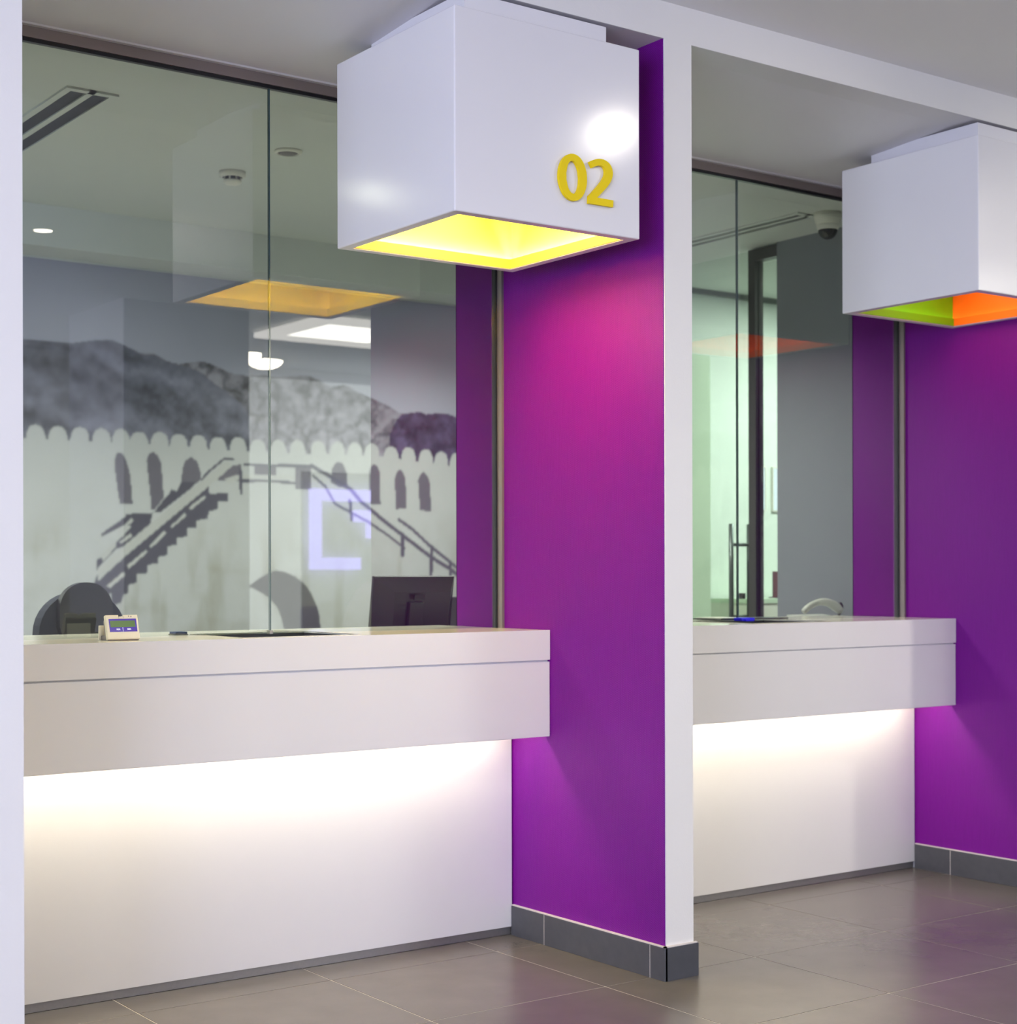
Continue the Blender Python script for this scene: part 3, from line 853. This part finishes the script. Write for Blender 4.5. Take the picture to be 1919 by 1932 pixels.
for k, (x, w_) in enumerate(((7.012, .085), (7.169, .085))):
    wi = thing('wall_window', (x, 7.17, 1.69), ('narrow bright slot window just right of the dark door post', 'narrow bright slot window beside the grey wall edge')[k], 'window', 'slot windows in the bright room')
    for fx0, fx1, fz0, fz1 in ((x - .008, x, 1.69, 1.95), (x + w_, x + w_ + .008, 1.69, 1.95), (x - .008, x + w_ + .008, 1.682, 1.69), (x - .008, x + w_ + .008, 1.95, 1.958)):
        obj('frame_bar', boxes((fx0, fx1, 7.165, 7.18, fz0, fz1)), M['whitep'], wi)
    obj('pane', boxes((x, x + w_, 7.17, 7.178, 1.69, 1.95)), M['skyglow'], wi)
cb = thing('low_cabinet', (6.95, 6.95, 0), 'low pale cabinet behind the dark door post', 'cabinet')
obj('carcass', boxes((6.60, 7.30, 6.75, 7.15, 0.05, 1.125)), M['whitep'], cb)
obj('top_board', boxes((6.585, 7.315, 6.73, 7.15, 1.125, 1.15)), M['palegreen'], cb)
for xx in (6.605, 6.953):
    dd = obj('door', boxes((xx, xx + .342, 6.732, 6.75, 0.07, 1.11), bevel=.002), M['whitep'], cb)
    obj('knob', boxes((xx + .29, xx + .302, 6.715, 6.732, .9, 1.0)), M['handle'], dd)
obj('plinth', boxes((6.62, 7.28, 6.77, 7.13, 0.0, 0.05)), M['frame'], cb)
fb = thing('display_board', (6.97, 6.92, 1.15), 'maroon board standing on the low cabinet', 'board')
obj('board', boxes((6.906, 7.05, 6.90, 6.915, 1.152, 1.31), bevel=.002), M['maroon'], fb)
obj('foot', boxes((6.92, 7.04, 6.88, 6.96, 1.1505, 1.157)), M['frame'], fb)
tc_ = thing('pale_green_block', (6.20, 7.0, 0), 'made-up pale green tall block behind the glass door', 'cabinet')  # made-up block giving the pale green strip behind the door
obj('carcass', boxes((6.06, 6.35, 6.86, 7.17, 0.05, 2.55)), M['palegreen'], tc_)
for xx in (6.068,):
    dd = obj('door', boxes((xx, xx + .272, 6.842, 6.86, 0.07, 2.54), bevel=.002), M['palegreen'], tc_)
    obj('handle', boxes((xx + .02, xx + .03, 6.82, 6.842, 1.1, 1.3)), M['alu_light'], dd)
obj('plinth', boxes((6.08, 6.33, 6.88, 7.15, 0.0, 0.05)), M['frame'], tc_)


# ---------------------------------------------------------------- things on the ceilings
def slot_diffuser(x, y0, y1, label, w=.13):
    t = thing('slot_diffuser', (x, (y0 + y1) / 2, ZO), label, 'air vent', 'linear ceiling air vents')
    h = w / 2
    obj('frame', boxes((x - h, x - h + .025, y0, y1, ZO - .008, ZO), (x + h - .025, x + h, y0, y1, ZO - .008, ZO), (x - .012, x + .012, y0, y1, ZO - .008, ZO),
                       (x - h + .025, x + h - .025, y0, y0 + .03, ZO - .008, ZO), (x - h + .025, x + h - .025, y1 - .03, y1, ZO - .008, ZO)), M['office_white'], t)
    for a, b in ((x - h + .025, x - .012), (x + .012, x + h - .025)):
        obj('slot', boxes((a, b, y0 + .03, y1 - .03, ZO - .003, ZO)), M['seal'], t)
    return t


slot_diffuser(5.60, 5.36, 7.10, 'long double-slot ceiling air vent behind the second glass screen', .15)
slot_diffuser(2.13, 5.46, 6.60, 'slot ceiling air vent at the upper left behind the first glass screen', .19)


def smoke_detector(x, y):
    t = thing('smoke_detector', (x, y, ZO), 'white smoke detector on the office ceiling behind the mirrored cube', 'smoke detector')
    obj('base', lathe([(0, 0), (.056, 0), (.056, -.018), (.042, -.024)], 32, loc=(x, y, ZO)), M['whitep'], t, smooth=True)
    obj('sensor_chamber', lathe([(.034, -.022), (.034, -.036), (0, -.036)], 24, loc=(x, y, ZO)), M['seal'], t)
    obj('cap', lathe([(0, -.036), (.038, -.036), (.038, -.044), (.030, -.052), (0, -.055)], 32, loc=(x, y, ZO)), M['whitep'], t, smooth=True)
    for k in range(8):
        a = k * math.pi / 4
        obj('rib', boxes((x + .035 * math.cos(a) - .003, x + .035 * math.cos(a) + .003, y + .035 * math.sin(a) - .003, y + .035 * math.sin(a) + .003, ZO - .037, ZO - .022)), M['whitep'], t)


smoke_detector(3.04, 6.23)
sp = thing('ceiling_speaker', (3.07, 5.79, ZO), 'shallow round disc fitting on the office ceiling right of the glass joint', 'ceiling disc')
obj('ring', lathe([(0, 0), (.056, 0), (.054, -.008), (.042, -.012), (.042, -.006), (0, -.006)], 36, loc=(3.07, 5.79, ZO)), M['whitep'], sp, smooth=True)
obj('grille', lathe([(0, -.006), (.041, -.006), (.030, -.014), (0, -.016)], 36, loc=(3.07, 5.79, ZO)), M['greyp'], sp, smooth=True)
cm = thing('dome_camera', (5.665, 5.30, ZO), 'white dome security camera on the ceiling beside the green-lipped cube', 'security camera')
L_ = (5.665, 5.30, ZO)
obj('mount', lathe([(0, 0), (.066, 0), (.066, -.022), (.062, -.034), (.055, -.052), (.050, -.056), (0, -.056)], 40, loc=L_), M['whitep'], cm, smooth=True)
obj('collar', lathe([(.050, -.056), (.053, -.064), (.049, -.078), (.045, -.082), (0, -.082)], 40, loc=L_), M['whitep'], cm, smooth=True)
obj('dome', lathe([(.044, -.072)] + [(.046 * math.cos(a), -.079 - .046 * math.sin(a)) for a in [k * math.pi / 16 for k in range(9)]], 32, loc=L_), M['screen'], cm, smooth=True)

# ---------------------------------------------------------------- things on and behind the counters
# customer terminal at the left of the near counter
tm = thing('feedback_terminal', (1.89, 4.62, ZT), 'small white tilted terminal with blue and green screen on the near counter', 'terminal')
TX0, TX1 = 1.838, 1.940
ang = math.radians(-17)


def tilt(bm, piv=(0, 4.605, ZT + .004)):
    bmesh.ops.rotate(bm, verts=bm.verts[:], cent=piv, matrix=Matrix.Rotation(ang, 3, 'X'))
    return bm


z0 = ZT + .004
yf = 4.605
obj('case', tilt(merge(boxes((TX0, TX1, yf, yf + .016, z0, z0 + .066), bevel=.004), boxes((TX0, TX0 + .042, yf + .001, yf + .015, z0 + .06, z0 + .076), bevel=.003), boxes((TX0 + .056, TX1, yf + .001, yf + .015, z0 + .06, z0 + .076), bevel=.003))), M['whitep'], tm)
obj('back_shell', tilt(boxes((TX0 + .003, TX1 - .003, yf + .016, yf + .030, z0 + .008, z0 + .066), bevel=.003)), M['greyp'], tm)
obj('button', tilt(boxes((TX0 + .043, TX0 + .055, yf + .002, yf + .014, z0 + .066, z0 + .071))), M['whitep'], tm)
s_ = obj('screen', tilt(boxes((TX0 + .009, TX1 - .007, yf - .001, yf + .002, z0 + .023, z0 + .063))), M['lcd'], tm)
obj('screen_window', tilt(boxes((TX0 + .012, TX1 - .012, yf - .0015, yf, z0 + .037, z0 + .057))), M['lcd_green'], s_)
wr = boxes((TX0 + .0495, TX0 + .0505, yf - .002, yf, z0 + .024, z0 + .0365))
for cx_ in (TX0 + .030, TX0 + .064):                # two short white words on the softkeys, too small to read in the photograph
    for k in range(4):
        a = cx_ + k * .0030
        B(wr, a, a + .0009, yf - .002, yf, z0 + .0275, z0 + .0325)
        B(wr, a + .0009, a + .0022, yf - .002, yf, z0 + (.0275 if k % 2 else .0315), z0 + (.0285 if k % 2 else .0325))
        if k in (0, 3):
            B(wr, a + .0009, a + .0020, yf - .002, yf, z0 + .0297, z0 + .0306)
obj('screen_print', tilt(wr), M['ink'], s_)
obj('icon', tilt(boxes((TX0 + .072, TX0 + .074, yf, yf + .002, z0 + .069, z0 + .073), (TX0 + .079, TX0 + .082, yf, yf + .002, z0 + .068, z0 + .072))), M['greyp'], tm)
obj('foot', boxes((TX0 + .002, TX1 - .002, yf + .004, yf + .062, ZT, ZT + .014), bevel=.003), M['greyp'], tm)
obj('rear_stand', boxes((TX0 - .004, TX1 - .03, yf + .062, yf + .067, ZT, ZT + .044), bevel=.002), M['whitep'], tm)

pad = thing('dark_blue_pad', (2.205, 4.93, ZT), 'small dark blue pad lying on the near counter behind the glass', 'pad')
obj('pad', boxes((2.185, 2.226, 4.90, 4.95, ZT + .003, ZT + .010), bevel=.002), M['blue_dark'], pad)
obj('base', boxes((2.183, 2.228, 4.898, 4.952, ZT, ZT + .003)), M['black'], pad)
cl = thing('blue_clip', (4.60, 4.78, ZT), 'bright blue clip at the foot of the second glass joint', 'clip')
obj('body', boxes((4.565, 4.640, 4.745, 4.792, ZT + .0025, ZT + .016), bevel=.004), M['blue'], cl)
obj('tab', boxes((4.58, 4.625, 4.735, 4.746, ZT + .0025, ZT + .008)), M['blue'], cl)
fo = thing('open_folder', (4.80, 4.98, ZT + .001), 'dark flat folder with white sheet on the second counter behind the glass', 'folder')
obj('cover', boxes((4.62, 5.02, 4.93, 5.10, ZT + .001, ZT + .006), bevel=.001), M['black'], fo)
obj('paper', boxes((4.63, 4.76, 4.935, 5.09, ZT + .006, ZT + .010)), M['whitep'], fo)

# teller desks inside
def desk(x0, x1, label):
    t = thing('teller_desk', ((x0 + x1) / 2, 5.6, 0), label, 'desk', 'teller desks behind the counters')
    obj('worktop', boxes((x0, x1, 5.24, 6.05, .72, .75), bevel=.002), M['desk'], t)
    for xx in (x0 + .02, x1 - .06):
        obj('leg', boxes((xx, xx + .04, 5.28, 5.32, 0, .72)), M['alu'], t)
        obj('leg', boxes((xx, xx + .04, 5.96, 6.0, 0, .72)), M['alu'], t)
    obj('modesty_panel', boxes((x0 + .06, x1 - .06, 5.29, 5.305, .25, .72)), M['desk'], t)


desk(2.60, 4.55, 'grey laminate teller desk hidden behind the near counter')
desk(4.75, 5.90, 'grey laminate teller desk hidden behind the second counter')

# monitor seen from behind
mo = thing('computer_monitor', (3.56, 5.62, .75), 'black computer monitor seen from behind above the near counter', 'monitor')
MX, MY, MZ = 3.56, 5.62, 1.29
w2 = .195
tl = Matrix.Rotation(math.radians(9), 3, 'X')


def mtilt(bm):
    bmesh.ops.rotate(bm, verts=bm.verts[:], cent=(MX, MY, MZ), matrix=tl)
    return bm


obj('bezel', mtilt(boxes((MX - w2, MX + w2, MY, MY + .018, MZ - .31, MZ), bevel=.004)), M['black'], mo)
bk = bmesh.new()      # stepped, chamfered back shell
o_ = [(MX - w2 + .004, MZ - .305), (MX + w2 - .004, MZ - .305), (MX + w2 - .004, MZ - .005), (MX - w2 + .004, MZ - .005)]
i_ = [(MX - w2 + .085, MZ - .275), (MX + w2 - .035, MZ - .275), (MX + w2 - .035, MZ - .062), (MX - w2 + .085, MZ - .062)]
vo = [bk.verts.new((x, MY, z)) for x, z in o_]
vi = [bk.verts.new((x, MY - .034, z)) for x, z in i_]
for k in range(4):
    bk.faces.new((vo[k], vo[(k + 1) % 4], vi[(k + 1) % 4], vi[k]))
bk.faces.new(vi)
bmesh.ops.recalc_face_normals(bk, faces=bk.faces[:])
obj('back_shell', mtilt(bk), M['black'], mo)
obj('display', mtilt(boxes((MX - w2 + .012, MX + w2 - .012, MY + .018, MY + .019, MZ - .298, MZ - .012))), M['screen'], mo)
obj('arm', mtilt(boxes((MX - .045, MX + .025, MY - .052, MY - .034, MZ - .30, MZ - .10), bevel=.004)), M['black'], mo)
obj('neck', boxes((MX - .04, MX + .02, MY - .06, MY + .01, .76, 1.08), bevel=.004), M['black'], mo)
obj('stand_base', boxes((MX - .12, MX + .12, MY - .11, MY + .10, .75, .765), bevel=.004), M['black'], mo)
obj('hinge_cover', mtilt(boxes((MX - .030, MX + .020, MY - .056, MY - .05, MZ - .09, MZ - .068))), M['screen'], mo)
pc = thing('desktop_computer', (3.93, 5.78, .75), 'dark computer case half hidden between monitor and purple wall', 'computer')
obj('case', boxes((3.835, 4.03, 5.60, 5.98, .75, 1.20), bevel=.004), M['black'], pc)
obj('front_panel', boxes((3.845, 4.02, 5.98, 5.99, .77, 1.18)), M['screen'], pc)

# telephone behind the second counter
ph = thing('desk_telephone', (5.70, 5.36, .75), 'pale grey telephone handset showing above the second counter', 'telephone')
obj('stand', boxes((5.52, 5.88, 5.28, 5.48, .75, 1.06), bevel=.006), M['desk'], ph)
obj('body', prism([(5.27, 1.06), (5.49, 1.06), (5.49, 1.10), (5.27, 1.08)], 'x', 5.58, 5.82), M['phone'], ph)
hp = [(5.56 + .25 * k / 10, 5.36, 1.105 + .052 * math.sin(math.pi * min(1, (k + .6) / 10.5)) ** .8 + .012 * k / 10) for k in range(11)]
obj('handset', tube(hp, [.014, .015, .015, .015, .016, .017, .018, .020, .022, .023, .018], 12), M['phone'], ph, smooth=True)
obj('cord', tube([(5.81, 5.36, 1.155), (5.835, 5.37, 1.14), (5.84, 5.40, 1.09)], .006, 8), M['black'], ph, smooth=True)

# office chair at the left
oc = thing('office_chair', (2.16, 6.0, 0), 'dark navy office chair behind the glass at the far left', 'chair')
cxx, cyy = 2.20, 5.75


def pillow(x0, x1, y0, y1, z0_, z1_, r):
    return boxes((x0, x1, y0, y1, z0_, z1_), bevel=r)


def back_outline(w, zb, zt, r):
    pts = [(cxx - w * .8, zb), (cxx + w * .8, zb), (cxx + w, zb + (zt - zb) * .3)]
    pts += [(cxx + w - r + r * math.cos(a), zt - r + r * math.sin(a)) for a in [k * math.pi / 16 for k in range(9)]]
    pts += [(cxx - w + r + r * math.cos(a), zt - r + r * math.sin(a)) for a in [math.pi / 2 + k * math.pi / 16 for k in range(9)]]
    pts += [(cxx - w, zb + (zt - zb) * .3)]
    return pts


obj('backrest', prism(back_outline(.165, .60, 1.235, .15), 'y', cyy, cyy + .07), M['navy'], oc)
obj('headrest', prism(back_outline(.10, 1.04, 1.272, .095), 'y', cyy - .035, cyy), M['black'], oc)
obj('seat', pillow(cxx - .24, cxx + .24, cyy + .04, cyy + .50, .44, .52, .03), M['navy'], oc)
obj('back_bar', boxes((cxx - .03, cxx + .03, cyy - .02, cyy + .02, .40, .75), bevel=.005), M['black'], oc)
obj('under_bar', boxes((cxx - .03, cxx + .03, cyy - .02, cyy + .30, .40, .44)), M['black'], oc)
obj('gas_lift', tube([(cxx, cyy + .27, .10), (cxx, cyy + .27, .44)], .025), M['black'], oc, smooth=True)
for k in range(5):
    a = 2 * math.pi * k / 5
    e = (cxx + .27 * math.cos(a), cyy + .27 + .27 * math.sin(a))
    lg = obj('leg', tube([(cxx, cyy + .27, .10), (e[0], e[1], .075)], [.022, .014], 8), M['black'], oc, smooth=True)
    obj('caster', lathe([(0, 0), (.025, .008), (.025, .05), (0, .06)], 12, loc=(e[0], e[1], 0)), M['black'], lg, smooth=True)

# ---------------------------------------------------------------- lobby things mirrored in the glass
pl_ = struct('wall_pillar', boxes((4.15, 5.05, -1.5, -0.52, 0, ZL)), M['plaster'], 'white lobby pillar with front darkened for shade, mirrored in the counter glass')
obj('front_shade', boxes((4.15, 5.05, -0.52, -0.50, 0.0, ZL - .01)), M['pillar'], pl_)['label'] = 'dark grey cladding panel'  # shade on the unlit pillar front, put in as a dark sheet


def panel_lamp(x, y, s, label, th=.05):
    t = thing('ceiling_panel_light', (x, y, ZL), label, 'ceiling light', 'square ceiling lights of the lobby')
    h, w = s / 2, s * .13
    obj('frame', boxes((x - h + .01, x + h - .01, y - h + .01, y + h - .01, ZL - .012, ZL)), M['whitep'], t)
    for x0, x1, y0, y1 in ((x - h, x - h + w, y - h, y + h), (x + h - w, x + h, y - h, y + h), (x - h + w, x + h - w, y - h, y - h + w), (x - h + w, x + h - w, y + h - w, y + h)):
        obj('glowing_rim', boxes((x0, x1, y0, y1, ZL - th, ZL - .012)), M['rim_glow'], t)
    obj('diffuser', boxes((x - h + w, x + h - w, y - h + w, y + h - w, ZL - .03, ZL - .02)), M['panel_light'], t)


panel_lamp(6.05, -0.86, 1.04, 'square glowing ceiling light mirrored below the yellow cube reflection')
panel_lamp(1.4, 0.2, .7, 'square glowing ceiling light over the middle of the lobby')
panel_lamp(8.3, 1.0, .7, 'square glowing ceiling light at the right of the lobby')
panel_lamp(-1.6, -1.2, .7, 'square glowing ceiling light at the left of the lobby')


def downlight(x, y, z, r, label):
    t = thing('downlight', (x, y, z), label, 'ceiling light', 'round recessed downlights')
    obj('ring', lathe([(r, 0), (r + .02, 0), (r + .018, -.008), (r, -.006)], 28, loc=(x, y, z)), M['whitep'], t)
    obj('lens', lathe([(0, -.003), (r, -.003), (r, -.001), (0, -.001)], 28, loc=(x, y, z)), M['down'], t)


def dome_light(x, y, r, label):
    t = thing('dome_light', (x, y, ZL), label, 'ceiling light', 'glowing dome lights of the lobby')
    obj('ring', lathe([(r, 0), (r + .02, 0), (r + .018, -.012), (r, -.012)], 28, loc=(x, y, ZL)), M['whitep'], t)
    obj('glass_dome', lathe([(r * math.cos(a), -.006 - .075 * math.sin(a)) for a in [k * math.pi / 16 for k in range(9)]], 28, loc=(x, y, ZL)), M['down'], t, smooth=True)


dome_light(6.04, -2.43, .08, 'small glowing dome light mirrored left of the square light, upper one of a pair')
dome_light(6.34, -2.78, .15, 'large glowing dome light mirrored left of the square light, lower one of a pair')
for k, (l_, t_, p_) in enumerate(LOBBY_SPOTS):
    downlight(l_[0], l_[1], ZL, .05, ('small downlight in the lobby ceiling in front of the middle fin', 'small downlight in the lobby ceiling in front of the near counter',
                                      'small downlight in the lobby ceiling in front of the second counter', 'small downlight in the lobby ceiling nearest the camera')[k])

downlight(1.41, 6.19, ZO, .09, 'round office downlight behind the left part of the counter glass')
sg = thing('square_letter_sign', (7.15, -2.95, 0), 'bluish white glowing open square sign on a stand, mirrored in the glass', 'sign')
SX, SY = 7.17, -2.92
st_ = .105
obj('glowing_frame', boxes((SX - .34, SX + .34, SY, SY + .06, 2.05 - st_, 2.05), (SX - .34, SX - .34 + st_, SY, SY + .06, 1.34 + st_, 2.05 - st_), (SX - .34, SX + .16, SY, SY + .06, 1.34, 1.34 + st_),
                           (SX + .235, SX + .34, SY, SY + .06, 1.62, 1.87), (SX + .10, SX + .235, SY, SY + .06, 1.765, 1.87), bevel=.012), M['sign'], sg)
obj('back_plate', boxes((SX - .40, SX + .40, SY - .03, SY - .002, 0.02, 2.2)), M['meeting'], sg)
obj('foot', boxes((SX - .45, SX + .45, SY - .2, SY + .15, 0, .02)), M['alu'], sg)


def tub_chair(x, y, m_shell, label, R=.5):
    t = thing('tub_chair', (x, y, 0), label, 'armchair')
    arc = [k * math.pi / 20 for k in range(21)]
    zc = 1.30 - R
    outl = [(x + R * math.cos(a), zc + R * math.sin(a)) for a in arc] + [(x - R, .12), (x - R + .2, .12)] + [(x + (R - .24) * math.cos(a), zc + (R - .24) * math.sin(a)) for a in arc[::-1]] + [(x + R - .2, .12), (x + R, .12)]
    bm = prism(outl, 'y', y - .02, y + .55)
    obj('shell', bm, M[m_shell], t)
    obj('back_cushion', prism([(x + (R - .25) * math.cos(a), zc + (R - .25) * math.sin(a)) for a in arc] + [(x - R + .25, .5), (x + R - .25, .5)], 'y', y, y + .10), M['cream'], t)
    obj('seat_cushion', boxes((x - R + .21, x + R - .21, y + .0, y + .56, .12, .48), bevel=.03), M['cream'], t)
    for sx in (-1, 1):
        for yy in (y + .06, y + .48):
            obj('leg', tube([(x + sx * (R - .1), yy, 0), (x + sx * (R - .1), yy, .12)], .02, 8), M['alu'], t)


tub_chair(7.55, -2.7, 'cream', 'cream lobby tub chair mirrored beside the monitor')
